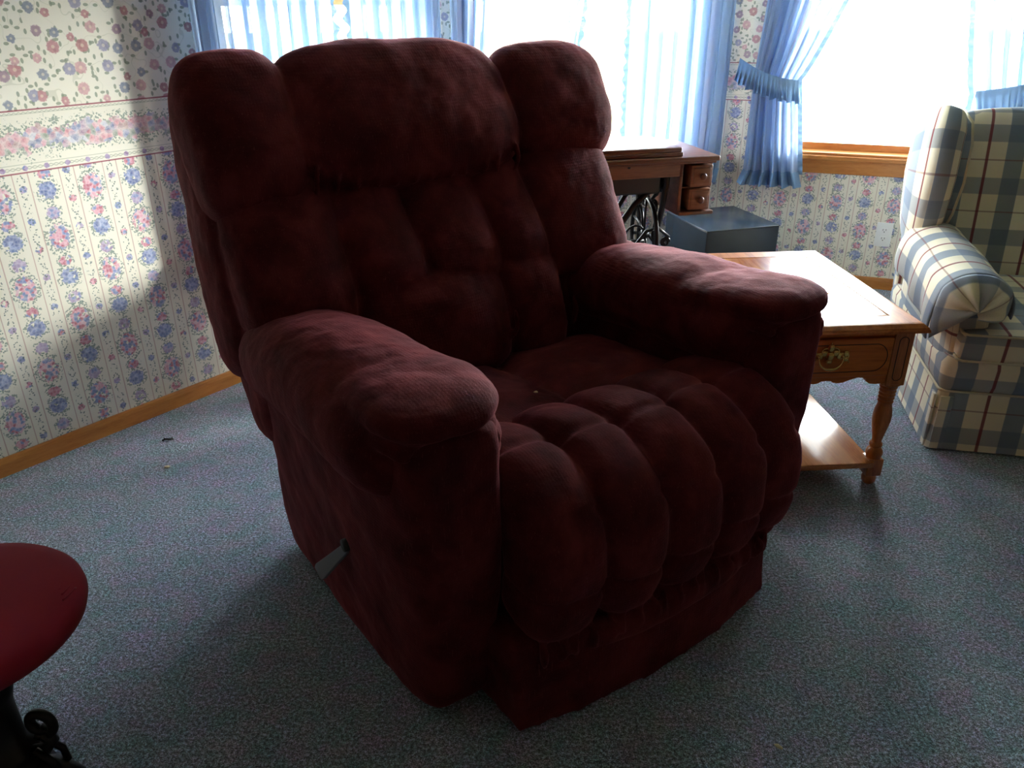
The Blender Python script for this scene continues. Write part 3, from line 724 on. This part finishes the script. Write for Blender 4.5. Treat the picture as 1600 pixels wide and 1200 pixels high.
# ------------------------------------------------------------------ end table
def end_table():
    root = empty('end_table', (1.118, 1.973, 0), radians(4.32), 'golden oak end table with a brass-handled drawer, between recliner and plaid armchair', 'table')
    Wd, D, H = .50, .725, .52
    # top: frame boards + inlaid panel, moulded edge
    mb = MB()
    def ring(x0, x1, y0, y1, z): return [(x0, y0, z), (x1, y0, z), (x1, y1, z), (x0, y1, z)]
    prof = [(.0, .497), (.0, .503), (-.004, .508), (-.004, .510), (-.016, .519), (-.022, .52)]
    vs = []
    for o_, z in [(-.03, .492)] + prof: vs += ring(-Wd - o_, o_, 0 - o_, D + o_, z)
    fs = [(3, 2, 1, 0)]
    for i in range(len(prof)):
        for k in range(4): fs.append((i * 4 + k, i * 4 + (k + 1) % 4, i * 4 + 4 + (k + 1) % 4, i * 4 + 4 + k))
    n = len(vs); ip = .078
    vs += ring(-Wd + ip, -ip, ip, D - ip, .52); vs += ring(-Wd + ip + .001, -ip - .001, ip + .001, D - ip - .001, .5175)
    b = len(prof) * 4
    for k in range(4): fs.append((b + k, b + (k + 1) % 4, n + (k + 1) % 4, n + k)); fs.append((n + k, n + (k + 1) % 4, n + 4 + (k + 1) % 4, n + 4 + k))
    mb.add(vs, fs); top = mb.build('tabletop', M_FRAMEB, root, smooth=False)
    mb = MB(); mb.box(-Wd + ip + .0035, -ip - .0035, ip + .0035, D - ip - .0035, .512, .5197, .001); mb.build('top_panel', M_TOP, root, smooth=False)
    mb = MB(); mb.box(-Wd + ip - .001, -ip + .001, ip - .001, D - ip + .001, .508, .5178); mb.build('inlay_groove', M_TWIG, root, smooth=False)
    # legs
    X0, X1, Y0, Y1 = -Wd + .0525, -.0525, .0525, D - .0525
    prof = [(.030, .335), (.030, .328), (.022, .322), (.024, .316), (.021, .311), (.0235, .305), (.0205, .300), (.023, .294), (.020, .289), (.0225, .283), (.0195, .278), (.022, .272), (.019, .266), (.020, .258), (.0235, .245), (.026, .228), (.0255, .212), (.022, .19), (.017, .165), (.0138, .148), (.0135, .14), (.018, .134), (.0185, .128), (.015, .122), (.020, .116), (.0235, .108), (.024, .10), (.021, .093), (.021, .085)]
    for x in (X0, X1):
        for y in (Y0, Y1):
            mb = MB(); mb.box(x - .0275, x + .0275, y - .0275, y + .0275, .33, .494, .003)
            mb.lathe(prof, (x, y, 0), 28)
            mb.box(x - .023, x + .023, y - .023, y + .023, .032, .088, .003)
            mb.lathe([(.014, .034), (.018, .030), (.021, .020), (.020, .008), (.014, .0)], (x, y, 0), 24)
            lg = mb.build('leg', M_OAK_Z, root, auto=35)
            mb = MB()      # routed oval on the square post
            for (fx, fy, nx, ny) in ((x, y - .0275 - .0002, 1, 0), (x + .0275 + .0002, y, 0, 1)):
                pts = []
                for k in range(40):
                    a = 2 * pi * k / 40; px = .013 * cos(a); pz = .412 + (.052 if sin(a) > 0 else -.052) + .013 * sin(a)
                    pts.append((fx + px * nx, fy + px * ny, pz))
                mb.tube(pts, .0011, 6, closed=True)
            mb.build('routed_oval', M_TWIG, lg)
    # aprons (scalloped), drawer, shelf
    def apron(fr, L):
        pts = [(0, .494), (0, .340)]
        sc = [(0, .340), (.06, .337), (.085, .336), (.10, .343), (.105, .352), (.115, .357), (.15, .360), (.20, .352), (.235, .342), (.5, .342)]
        h = [(a * L, z) for a, z in [(0, .338), (.08, .336), (.13, .338), (.16, .345), (.165, .353), (.19, .357), (.24, .358), (.30, .352), (.36, .344), (.40, .3425), (.44, .345), (.46, .350), (.5, .351)]]
        poly = h + [(L - a, z) for a, z in h[::-1][1:]] + [(L, .494), (0, .494)]
        mb = MB(); mb.prism(poly, 0, .018, fr); return mb
    apron(lambda a, b, d: Vector((X0 + .0275 + a, Y0 - .022 + d, b)), X1 - X0 - .055).build('front_apron', M_OAK_X, root, smooth=False)
    apron(lambda a, b, d: Vector((X0 + .0275 + a, Y1 + .022 - d, b)), X1 - X0 - .055).build('rear_apron', M_OAK_X, root, smooth=False)
    for x in (X1 + .022, X0 - .004):
        apron(lambda a, b, d: Vector((x - d, Y0 + .0275 + a, b)), Y1 - Y0 - .055).build('side_apron', M_OAK_Y, root, smooth=False)
    dx0, dx1 = X0 + .033, X1 - .033
    mb = MB(); mb.box(dx0, dx1, Y0 - .036, Y0 - .020, .367, .480, .004); dr = mb.build('drawer', M_OAK_X, root, auto=40)
    mb = MB()
    yy = Y0 - .0362; pts = []
    xa, xb = dx0 + .048, dx1 - .048
    for k in range(25): a = -pi / 2 + pi * k / 24; pts.append((xb + .036 * cos(a), yy, .4235 + .040 * sin(a)))
    for k in range(25): a = pi / 2 + pi * k / 24; pts.append((xa + .036 * cos(a), yy, .4235 + .040 * sin(a)))
    mb.tube(pts, .0012, 6, closed=True); mb.build('routed_oval', M_TWIG, dr)
    # bail handle on a pierced back plate
    hx = (dx0 + dx1) / 2 + .035; hz = .431
    hx = -.262
    mb = MB(); yb = yy - .003
    def blob(px, pz, rx, rz, t=.003): mb.pillow([(px - rx, yb, pz), (px, yb - t, pz), (px + rx, yb, pz)], (0, 0, 1), rz, t * 1.3, cap=2.2, n=14, m=14)
    for sx in (-1, 1):
        blob(hx + sx * .030, hz + .004, .013, .011); blob(hx + sx * .044, hz + .010, .009, .009); blob(hx + sx * .046, hz - .006, .008, .007); blob(hx + sx * .016, hz + .012, .011, .009)
        mb.tube([(hx + sx * (.012 + .012 * cos(a)), yb - .002, hz + .015 + .012 * sin(a)) for a in [radians(d) for d in range(-40, 221, 20)]], .0022, 8)
        mb.tube([(hx + sx * (.042 + .010 * cos(a)), yb - .002, hz + .003 + .012 * sin(a)) for a in [radians(d) for d in range(-120, 121, 20)]], .0024, 8)
        mb.tube([(hx + sx * .052, yb, hz - .010), (hx + sx * .056, yb - .002, hz - .014), (hx + sx * .054, yb - .002, hz - .018)], .002, 8)
    blob(hx, hz + .028, .010, .011, .004); blob(hx, hz + .004, .012, .013, .005); blob(hx, hz - .012, .010, .008)
    mb.tube([(hx, yb - .002, hz + .03), (hx, yb - .002, hz + .045)], lambda u: .004 * (1 - u) + .001, 8)
    hd = mb.build('handle', M_BRASS, dr)
    mb = MB()
    for sx in (-1, 1): mb.lathe([(.006, 0), (.007, -.004), (.004, -.012)], (hx + sx * .034, yb, hz + .003), 14, 'Y')
    arc = [(hx + .034 * cos(a), yb - .012 - .004 * abs(sin(a)), hz + .001 + .032 * sin(a) * (1 if abs(cos(a)) > .2 else .98)) for a in [radians(d) for d in range(180, 361, 10)]]
    mb.tube(arc, lambda u: .0024 + .003 * math.exp(-((u - .5) / .13) ** 2), 10); mb.build('bail', M_BRASS, hd)
    mb = MB(); mb.box(X0 + .01, X1 - .01, Y0 - .035, Y1 + .035, .068, .086, .004); mb.build('shelf', M_TOP, root, auto=40)
end_table()
def on_table(x, y): a = radians(4.32); return (1.118 + x * cos(a) - y * sin(a), 1.973 + x * sin(a) + y * cos(a))
mb = MB(); mb.tube([(-.022, 0, .0015), (0, .0008, .0015), (.02, 0, .0015)], .0013, 8); mb.lathe([(.0005, -.004), (.002, -.002), (.0022, .001), (.0006, .003)], (-.023, 0, .002), 10, 'X')
o = mb.build('matchstick', M_TWIG); o.location = (.957, 2.232, .5203); o.rotation_euler = (0, 0, -.22); tag(o, 'small dark matchstick lying on the oak end table top', 'matchstick')

# ------------------------------------------------------------------ plaid armchair
def armchair():
    root = empty('armchair', (1.319, 2.213, 0), radians(-12), 'cream, blue and red plaid wingback armchair with skirt at the right edge', 'armchair')
    WD, DP = .80, .80
    PL = M_PLAID
    def rr(x0, x1, y0, y1, r, n=6):
        pts = []
        for cx, cy, a0 in ((x1 - r, y0 + r, -pi / 2), (x1 - r, y1 - r, 0), (x0 + r, y1 - r, pi / 2), (x0 + r, y0 + r, pi)):
            for k in range(n + 1): a = a0 + pi / 2 * k / n; pts.append((cx + r * cos(a), cy + r * sin(a)))
        return pts
    def shell(levels, mt, name, cap=True):
        mb = MB(); rings = []; arc = None
        for (x0, x1, y0, y1, r, z) in levels: rings.append([(p[0], p[1], z) for p in rr(x0, x1, y0, y1, r)])
        n = len(rings[0]); vs = [p for r_ in rings for p in r_]
        fs = [(i * n + k, i * n + (k + 1) % n, (i + 1) * n + (k + 1) % n, (i + 1) * n + k) for i in range(len(rings) - 1) for k in range(n)]
        if cap: fs += [tuple(range(n))[::-1], tuple((len(rings) - 1) * n + k for k in range(n))]
        mb.add(vs, fs); return mb.build(name, mt, root, auto=50, boxuv=True)
    sk = shell([(.0, WD, 0, DP, .02, .006), (.006, WD - .006, .006, DP - .006, .02, .1), (.012, WD - .012, .012, DP - .012, .02, .205)], PL, 'skirt')
    # corner kick pleat
    mb = MB(); mb.box(-.004, .004, .012, .05, .006, .19, .003); mb.box(.012, .05, -.003, .004, .006, .19, .002)
    mb.build('corner_pleat', PL, sk, boxuv=True)
    mb = MB(); mb.tube([(p[0], p[1], .206) for p in rr(.006, WD - .006, .006, DP - .006, .02)], .004, 8, closed=True); mb.build('welt', M_WELT, sk)
    shell([(.014, WD - .014, .014, DP - .014, .03, .2), (.004, WD - .004, .0, DP - .01, .04, .23), (.0, WD, -.004, DP - .01, .05, .29), (.012, WD - .012, .01, DP - .01, .05, .315)], PL, 'frame_rail')
    # seat cushion
    mb = MB(); mb.pillow([(WD / 2, .0 - .005, .36), (WD / 2, .2, .365), (WD / 2, .62, .37)], (1, 0, 0), [.30, .29, .27], .054, e=6, cap=16, n=60, m=40)
    mb.pillow([(WD / 2, -.012, .358), (WD / 2, .02, .36), (WD / 2, .10, .36)], (1, 0, 0), .375, .050, e=7, cap=12, n=60, m=24)
    o = mb.build('seat_cushion', PL, root, boxuv=True)
    mb = MB()
    for z in (.402, .318): mb.tube([(.035, .10, z), (.028, .0, z), (.04, -.015, z), (WD / 2, -.02, z), (WD - .04, -.015, z), (WD - .028, 0, z), (WD - .035, .1, z)], .004, 8)
    mb.build('welt', M_WELT, o)
    # arms
    for sg in (0, 1):
        mx_ = (lambda x: x) if sg == 0 else (lambda x: WD - x)
        mb = MB(); mb.pillow([(mx_(.065), .36, .26), (mx_(.06), .36, .4), (mx_(.05), .36, .50)], (1, 0, 0), [.062, .065, .07], .33, e=5, cap=20, n=48, m=30)
        mb.pillow([(mx_(.045), .04, .49), (mx_(.04), .3, .515), (mx_(.035), .60, .545)], (1, 0, 0), [.088, .085, .07], [.062, .062, .055], e=2.2, cap=14, n=36, m=40)
        ar = mb.build('arm', M_PLAID_ARM, root, boxuv=False)
        # loose arm cover
        mb = MB(); n = 48; mm = 34; vs = []; uv = []
        for i in range(mm + 1):
            t = i / mm; y = .52 - .50 * t; zc = .532 - .028 * t
            for k in range(n + 1):
                q = k / n; a = radians(-118) + radians(236) * q      # over the roll, both sides
                R1 = .097 + .004 * sin(t * 9 + q * 5); R2 = .072
                x = sin(a) * R1; z = cos(a) * R2
                fl_ = max(0, abs(q - .5) * 2 - .62) / .38
                z -= ((.050 + .035 * t) * fl_ if q < .5 else .02 * fl_) * (1 + .2 * t)
                x += (-1 if q < .5 else 1) * .012 * fl_ * (1 + sin(t * 14 + 1) * .8)
                vs.append((mx_(.043 + x), y, zc + z + .0)); uv.append((y, q * .34))
        fs = [(i * (n + 1) + k, i * (n + 1) + k + 1, (i + 1) * (n + 1) + k + 1, (i + 1) * (n + 1) + k) for i in range(mm) for k in range(n)]
        mb.add(vs, fs, uv)
        # gathered front end folding over the scroll
        m2 = 12; vs = []; uv = []
        for i in range(m2 + 1):
            t = i / m2
            for k in range(n + 1):
                q = k / n; a = radians(-118) + radians(236) * q
                s_ = 1 - .97 * t ** 1.6; g = 1 + .10 * sin(q * 34) * t
                fl_ = max(0, abs(q - .5) * 2 - .62) / .38
                x = sin(a) * .097 * s_ * g; z = cos(a) * .072 * s_ * g - .025 * t - (.10 * fl_ * (1 - t) if q < .5 else .02 * fl_)
                if q < .5: x -= .012 * fl_ * (1 - t)
                vs.append((mx_(.043 + x), .02 - .045 * sin(t * pi / 2) - .008 * sin(q * 34) * t, .504 + z)); uv.append((-.04 * t + .02, q * .34))
        fs = [(i * (n + 1) + k, i * (n + 1) + k + 1, (i + 1) * (n + 1) + k + 1, (i + 1) * (n + 1) + k) for i in range(m2) for k in range(n)]
        mb.add(vs, fs, uv)
        # tucked flap hanging below the front scroll
        cov = mb.build('arm_cover', M_PLAID_ARM, root)
        so = cov.modifiers.new('t', 'SOLIDIFY'); so.thickness = .004; so.offset = 1
        # wing
        mb = MB(); mb.pillow([(mx_(.015), .66, .50), (mx_(.01), .62, .60), (mx_(.005), .60, .75), (mx_(.015), .63, .88), (mx_(.035), .66, .945)], (1, 0, 0), [.05, .058, .066, .066, .052], [.10, .13, .15, .15, .12], e=2.8, cap=8, n=40, m=44)
        mb.uv = [[(b_ * 1.0 + .02, a_) for a_, b_ in u_] if u_ else None for u_ in mb.uv]; wg = mb.build('wing', M_PLAID_ARM, root)
        mb = MB(); mb.tube([(mx_(.072), .56, .56), (mx_(.076), .50, .64), (mx_(.079), .468, .75), (mx_(.086), .497, .87), (mx_(.085), .54, .935), (mx_(.07), .62, .968)], .0045, 8); mb.build('welt', M_WELT, wg)
    # back
    mb = MB(); mb.pillow([(WD / 2, .66, .30), (WD / 2, .68, .5), (WD / 2, .71, .75), (WD / 2, .745, .965)], (1, 0, 0), [.33, .335, .35, .35], [.075, .075, .07, .06], e=5, cap=16, n=64, m=50)
    mb.pillow([(.0, .76, .22), (.0, .77, .6), (.03, .79, .955)][:0] or [(WD / 2, .76, .2), (WD / 2, .765, .6), (WD / 2, .79, .945)], (1, 0, 0), [.39, .40, .37], .035, e=9, cap=18, n=64, m=40)
    mb.build('backrest', M_PLAID_BACK, root, boxuv=True)
armchair()

# ------------------------------------------------------------------ sewing table
def sewing_table():
    root = empty('sewing_table', (.795, 3.09, 0), radians(14), 'antique walnut treadle sewing machine table with iron stand beside the centre window', 'sewing table')
    W, D, H = .78, .42, .77
    mb = MB(); mb.box(-W, 0, 0, D, .750, .770, .006); mb.box(-W + .01, -.01, .01, D - .01, .742, .752, .003); mb.build('tabletop', M_WALNUT, root, auto=40)
    mb = MB(); mb.box(-.74, -.145, .018, .34, .770, .786, .005); mb.box(-.74, -.150, .022, .336, .784, .803, .006); mb.build('folding_lid', M_WALNUT, root, auto=40, label='closed fold-over lid')
    mb = MB(); mb.box(-.74, -.148, .030, .05, .693, .749, .003); fd = mb.build('tilt_drawer', M_WALNUTF, root, auto=40)
    mb = MB(); mb.lathe([(.004, 0), (.006, -.001), (.006, -.003), (.002, -.004)], (-.358, .030, .738), 14, 'Y'); mb.build('keyhole', M_BLACK, fd)
    mb = MB(); mb.box(-.62, -.21, .06, .33, .625, .748, .01); mb.build('machine_housing', M_FOOT, root, auto=40)
    # drawer towers
    for side in (0,):
        ox = (lambda x: x) if side == 0 else (lambda x: -W - x)
        mb = MB()
        def bx(x0, x1, *r, b=.002): a, c = sorted((ox(x0), ox(x1))); mb.box(a, c, *r, b)
        bx(-.148, -.135, .03, .38, .545, .748); bx(-.017, -.005, .05, .38, .56, .748); bx(-.135, -.017, .36, .38, .56, .748)
        bx(-.148, -.003, .012, .385, .545, .560, b=.004); bx(-.135, -.017, .04, .36, .645, .652); mb.build('drawer_case', M_WALNUT, root, auto=40)
        for z0, z1, yf_ in ((.653, .735, .016), (.563, .645, .020)):
            mb = MB(); a, c = sorted((ox(-.108), ox(-.019))); mb.box(a, c, yf_, yf_ + .30, z0, z1, .004); mb.box(a + .008, c - .008, yf_ - .003, yf_ + .01, z0 + .010, z1 - .010, .003)
            dr = mb.build('drawer', M_WALNUTF, root, auto=40)
            mb = MB(); mb.lathe([(.005, 0), (.005, -.006), (.012, -.010), (.014, -.014), (.011, -.019), (.003, -.021)], ((a + c) / 2, yf_ - .002, (z0 + z1) / 2), 20, 'Y'); mb.build('knob', M_WALNUT, dr)
    # iron stand
    def stand(x, nm):
        mb = MB(); r = .009
        P = lambda pts, rr=r: mb.tube([(x, y, z) for y, z in pts], rr, 8)
        P([(.05, .742), (.37, .742)], .011)
        for s_ in (1, -1):
            c = .21
            Y = lambda y: c + s_ * y
            P([(Y(-.15), .742), (Y(-.145), .66), (Y(-.12), .56), (Y(-.085), .45), (Y(-.09), .33), (Y(-.12), .2), (Y(-.17), .07), (Y(-.20), .012)], .012)
            P([(Y(-.14), .70), (Y(-.10), .64), (Y(-.05), .60), (Y(0), .56)], .008)
            P([(Y(-.115), .54), (Y(-.07), .50), (Y(-.05), .44), (Y(-.075), .39), (Y(-.088), .35)], .007)
            P([(Y(-.09), .33), (Y(-.03), .30), (Y(0), .24)], .008)
            P([(Y(-.13), .17), (Y(-.06), .20), (Y(0), .17)], .008)
            for cy, cz, R in ((-.05, .55, .03), (-.04, .36, .035), (-.055, .25, .03), (-.1, .64, .022)):
                P([(Y(cy) + s_ * R * (1 - k / 34) * cos(k * .5), cz + R * (1 - k / 34) * sin(k * .5)) for k in range(26)], .005)
        P([(.15, .60), (.21, .64), (.27, .60)], .008); P([(.08, .40), (.21, .43), (.34, .40)], .008); P([(.05, .12), (.21, .14), (.37, .12)], .009)
        mb.build(nm, M_BLACK, root)
    stand(-.185, 'side_frame'); stand(-W + .10, 'side_frame')
    mb = MB()
    for z in (.40, .12): mb.tube([(-.19, .21, z), (-W + .10, .21, z)], .009, 8)
    for k in range(5):
        x0 = -.24 - k * .1
        mb.tube([(x0 + .045 * cos(a), .21, .40 + .045 * sin(a) + .02) for a in [2 * pi * j / 24 for j in range(24)]], .005, 8, closed=True)
    mb.tube([(-.22, .19, .66), (-.30, .19, .60), (-.36, .19, .50), (-.44, .19, .455), (-.55, .19, .50)], .010, 8)
    mb.tube([(-.44, .19, .455), (-.40, .19, .36), (-.33, .19, .28), (-.26, .19, .20)], .010, 8)
    mb.build('cross_brace', M_BLACK, root)
    # flywheel, tilted plane facing the side
    mb = MB(); wc = Vector((-.205, .20, .43)); R = .150
    dx = Vector((.06, 1.0, 0)).normalized()
    rim = [wc + dx * (R * cos(a)) + Vector((0, 0, R * sin(a))) for a in [2 * pi * k / 48 for k in range(48)]]
    mb.tube(rim, .009, 10, closed=True)
    for k in range(5):
        a = 2 * pi * k / 5 + .3; e = wc + dx * (R * cos(a)) + Vector((0, 0, R * sin(a)))
        mb.tube([wc, wc + (e - wc) * .5 + Vector((0, 0, .012)), e], .005, 8)
    mb.lathe([(.018, -.012), (.018, .012)], tuple(wc), 16, 'X'); mb.build('flywheel', M_BLACK, root)
    # scrolled front brace between the side frames
    mb = MB()
    T = lambda pts, rr, fl=1: mb.tube([(x, .10, z) for x, z in pts], rr, 8, flat=fl)
    T([(-.16, .70), (-.20, .655), (-.25, .62), (-.30, .575), (-.34, .52), (-.39, .49), (-.46, .485), (-.53, .52), (-.60, .60), (-.66, .68)], .013)
    T([(-.345, .52), (-.345, .46), (-.33, .40), (-.29, .33), (-.26, .25), (-.24, .14)], .012)
    T([(-.50, .50), (-.50, .42), (-.53, .33), (-.58, .25), (-.62, .14)], .012)
    T([(-.39, .445), (-.36, .445), (-.36, .40), (-.39, .40), (-.39, .445)], .006); T([(-.445, .47), (-.445, .38), (-.34, .38)], .008)
    for cx, cz, r_ in ((-.235, .385, .028), (-.18, .365, .024), (-.215, .325, .026), (-.155, .42, .02), (-.27, .34, .02), (-.17, .29, .026)):
        T([(cx + r_ * (1 - k / 30) * cos(k * .55), cz + r_ * (1 - k / 30) * sin(k * .55)) for k in range(22)], .0055)
    T([(-.33, .40), (-.28, .42), (-.24, .47), (-.19, .48), (-.14, .44)], .007); T([(-.30, .33), (-.25, .30), (-.2, .34), (-.14, .33)], .007)
    mb.build('front_brace', M_BLACK, root)
    mb = MB(); mb.box(-.62, -.30, .10, .34, .10, .115, .004)
    for k in range(6): mb.box(-.60 + k * .05, -.585 + k * .05, .11, .33, .115, .12, .001)
    mb.build('treadle', M_BLACK, root, auto=40)
sewing_table()

# grey box
root = empty('storage_box', (.845, 3.381, 0), radians(16.65), 'dark grey rectangular box on the floor beside the sewing table', 'box')
mb = MB(); mb.box(0, .358, 0, .385, .0, .396, .003); mb.build('body', M_BOX, root, auto=40)
mb = MB(); mb.box(-.002, .360, -.002, .387, .396, .401, .002); mb.build('top', M_BOX, root, auto=40)

# ------------------------------------------------------------------ red stool
def stool():
    root = empty('stool', (-.831, .916, 0), 0, 'round stool with red padded seat and black iron pedestal at the left edge', 'stool')
    mb = MB(); mb.lathe([(.02, .445), (.165, .447), (.176, .455), (.180, .468), (.178, .480), (.170, .489), (.150, .494), (.10, .498), (.05, .500), (.002, .5005)], n=72)
    st = mb.build('seat', M_STOOL, root)
    mb = MB()
    for k in range(3): 
        pts = [(.166 + .004 * sin(j * 1.3 + k) - .008 * k, 0, 0) for j in range(8)]
        mb.tube([((.158 - .006 * k + .010 * j / 7) * cos(radians(8 + 5 * k + j * 1.6)), (.158 - .006 * k + .010 * j / 7) * sin(radians(8 + 5 * k + j * 1.6)), .4935 - .0006 * j) for j in range(8)], .0016, 6)
    mb.build('seat_pucker', M_STOOL, st)
    mb = MB(); mb.lathe([(.10, .447), (.10, .440), (.05, .432), (.036, .42), (.030, .40), (.032, .36), (.042, .345), (.044, .33), (.040, .315), (.036, .30), (.036, .22), (.046, .21), (.050, .20), (.048, .185), (.054, .178), (.058, .165), (.056, .15), (.064, .14), (.070, .12), (.075, .09), (.05, .06)], n=36)
    mb.build('pedestal', M_BLACK, root)
    for k in range(3):
        a = radians(120 * k); c, s_ = cos(a), sin(a)
        mb = MB()
        def Q(r, z, t=0): return (r * c - t * s_, r * s_ + t * c, z)
        mb.tube([Q(.03, .15), Q(.07, .16), Q(.10, .135), Q(.12, .09), Q(.138, .05), Q(.15, .02)], lambda u: .024 - .008 * u, 12)
        mb.tube([Q(.073 + .020 * (1 - b / 700) * cos(radians(b)), .262 + .024 * (1 - b / 700) * sin(radians(b))) for b in range(-120, 330, 20)], .0085, 10)
        mb.tube([Q(.045, .20), Q(.07, .205), Q(.085, .225), Q(.075, .242)], .010, 10)
        for t in (-.012, .012): mb.tube([Q(.06, .215, t), Q(.085, .19, t * 1.2), Q(.09, .165, t)], .006, 8)
        mb.pillow([Q(.125, .022), Q(.145, .022), Q(.165, .02)], (-s_, c, 0), .022, .020, cap=2.2, n=16, m=16)
        for t in (-.013, 0, .013): mb.tube([Q(.147, .026, t), Q(.165, .022, t * 1.3), Q(.175, .007, t * 1.5)], .006, 8)
        mb.build('leg', M_BLACK, root)
stool()

# ------------------------------------------------------------------ bits on the carpet and seat
def crumb(name, loc, r, mt, label, cat, elong=1.4, rz=0):
    bm = bmesh.new(); bmesh.ops.create_icosphere(bm, subdivisions=2, radius=1)
    for v in bm.verts:
        q = 1 + .35 * mnoise.noise(v.co * 1.7 + Vector(loc) * 31)
        v.co = Vector((v.co.x * r * elong * q, v.co.y * r * q, v.co.z * r * .6 * q))
    me = bpy.data.meshes.new(name); bm.to_mesh(me); bm.free(); me.materials.append(mt)
    o = bpy.data.objects.new(name, me); COL.objects.link(o); o.location = loc; o.rotation_euler = (0, 0, rz); return tag(o, label, cat, 'stray crumbs')
bpy.context.view_layer.update()
_dg = bpy.context.evaluated_depsgraph_get()
for (_x, _y, _lb) in ((.055, 1.655, 'tiny pale crumb on the burgundy recliner seat'),):
    _h = SC.ray_cast(_dg, Vector((_x, _y, .62)), Vector((0, 0, -1)))
    crumb('crumb', (_x, _y, _h[1].z + .0015 if _h[0] else .5), .004, M_CRUMB, _lb, 'crumb', 1.4, .5)
crumb('crumb', (-1.069, 2.117, .004), .006, M_CRUMB, 'tiny tan crumb on the carpet near the left wall', 'crumb', 1.5, .3)
crumb('crumb', (.51, 1.081, .004), .0045, M_CRUMB, 'tiny white crumb on the dark carpet at the bottom right', 'crumb', 2.0, -.7)
mb = MB(); mb.tube([(-.016, 0, .003), (-.006, .003, .006), (.006, -.001, .005), (.018, .001, .003)], .003, 8)
mb.tube([(-.004, .002, .005), (-.010, .008, .008)], .002, 6); mb.tube([(.006, 0, .005), (.012, -.007, .007)], .002, 6); mb.tube([(.01, 0, .005), (.016, .007, .004)], .0025, 6)
o = mb.build('twig', M_TWIG); o.location = (-1.134, 2.286, 0.001); o.rotation_euler = (0, 0, .35); tag(o, 'dark bit of twig on the carpet near the left wall', 'twig')
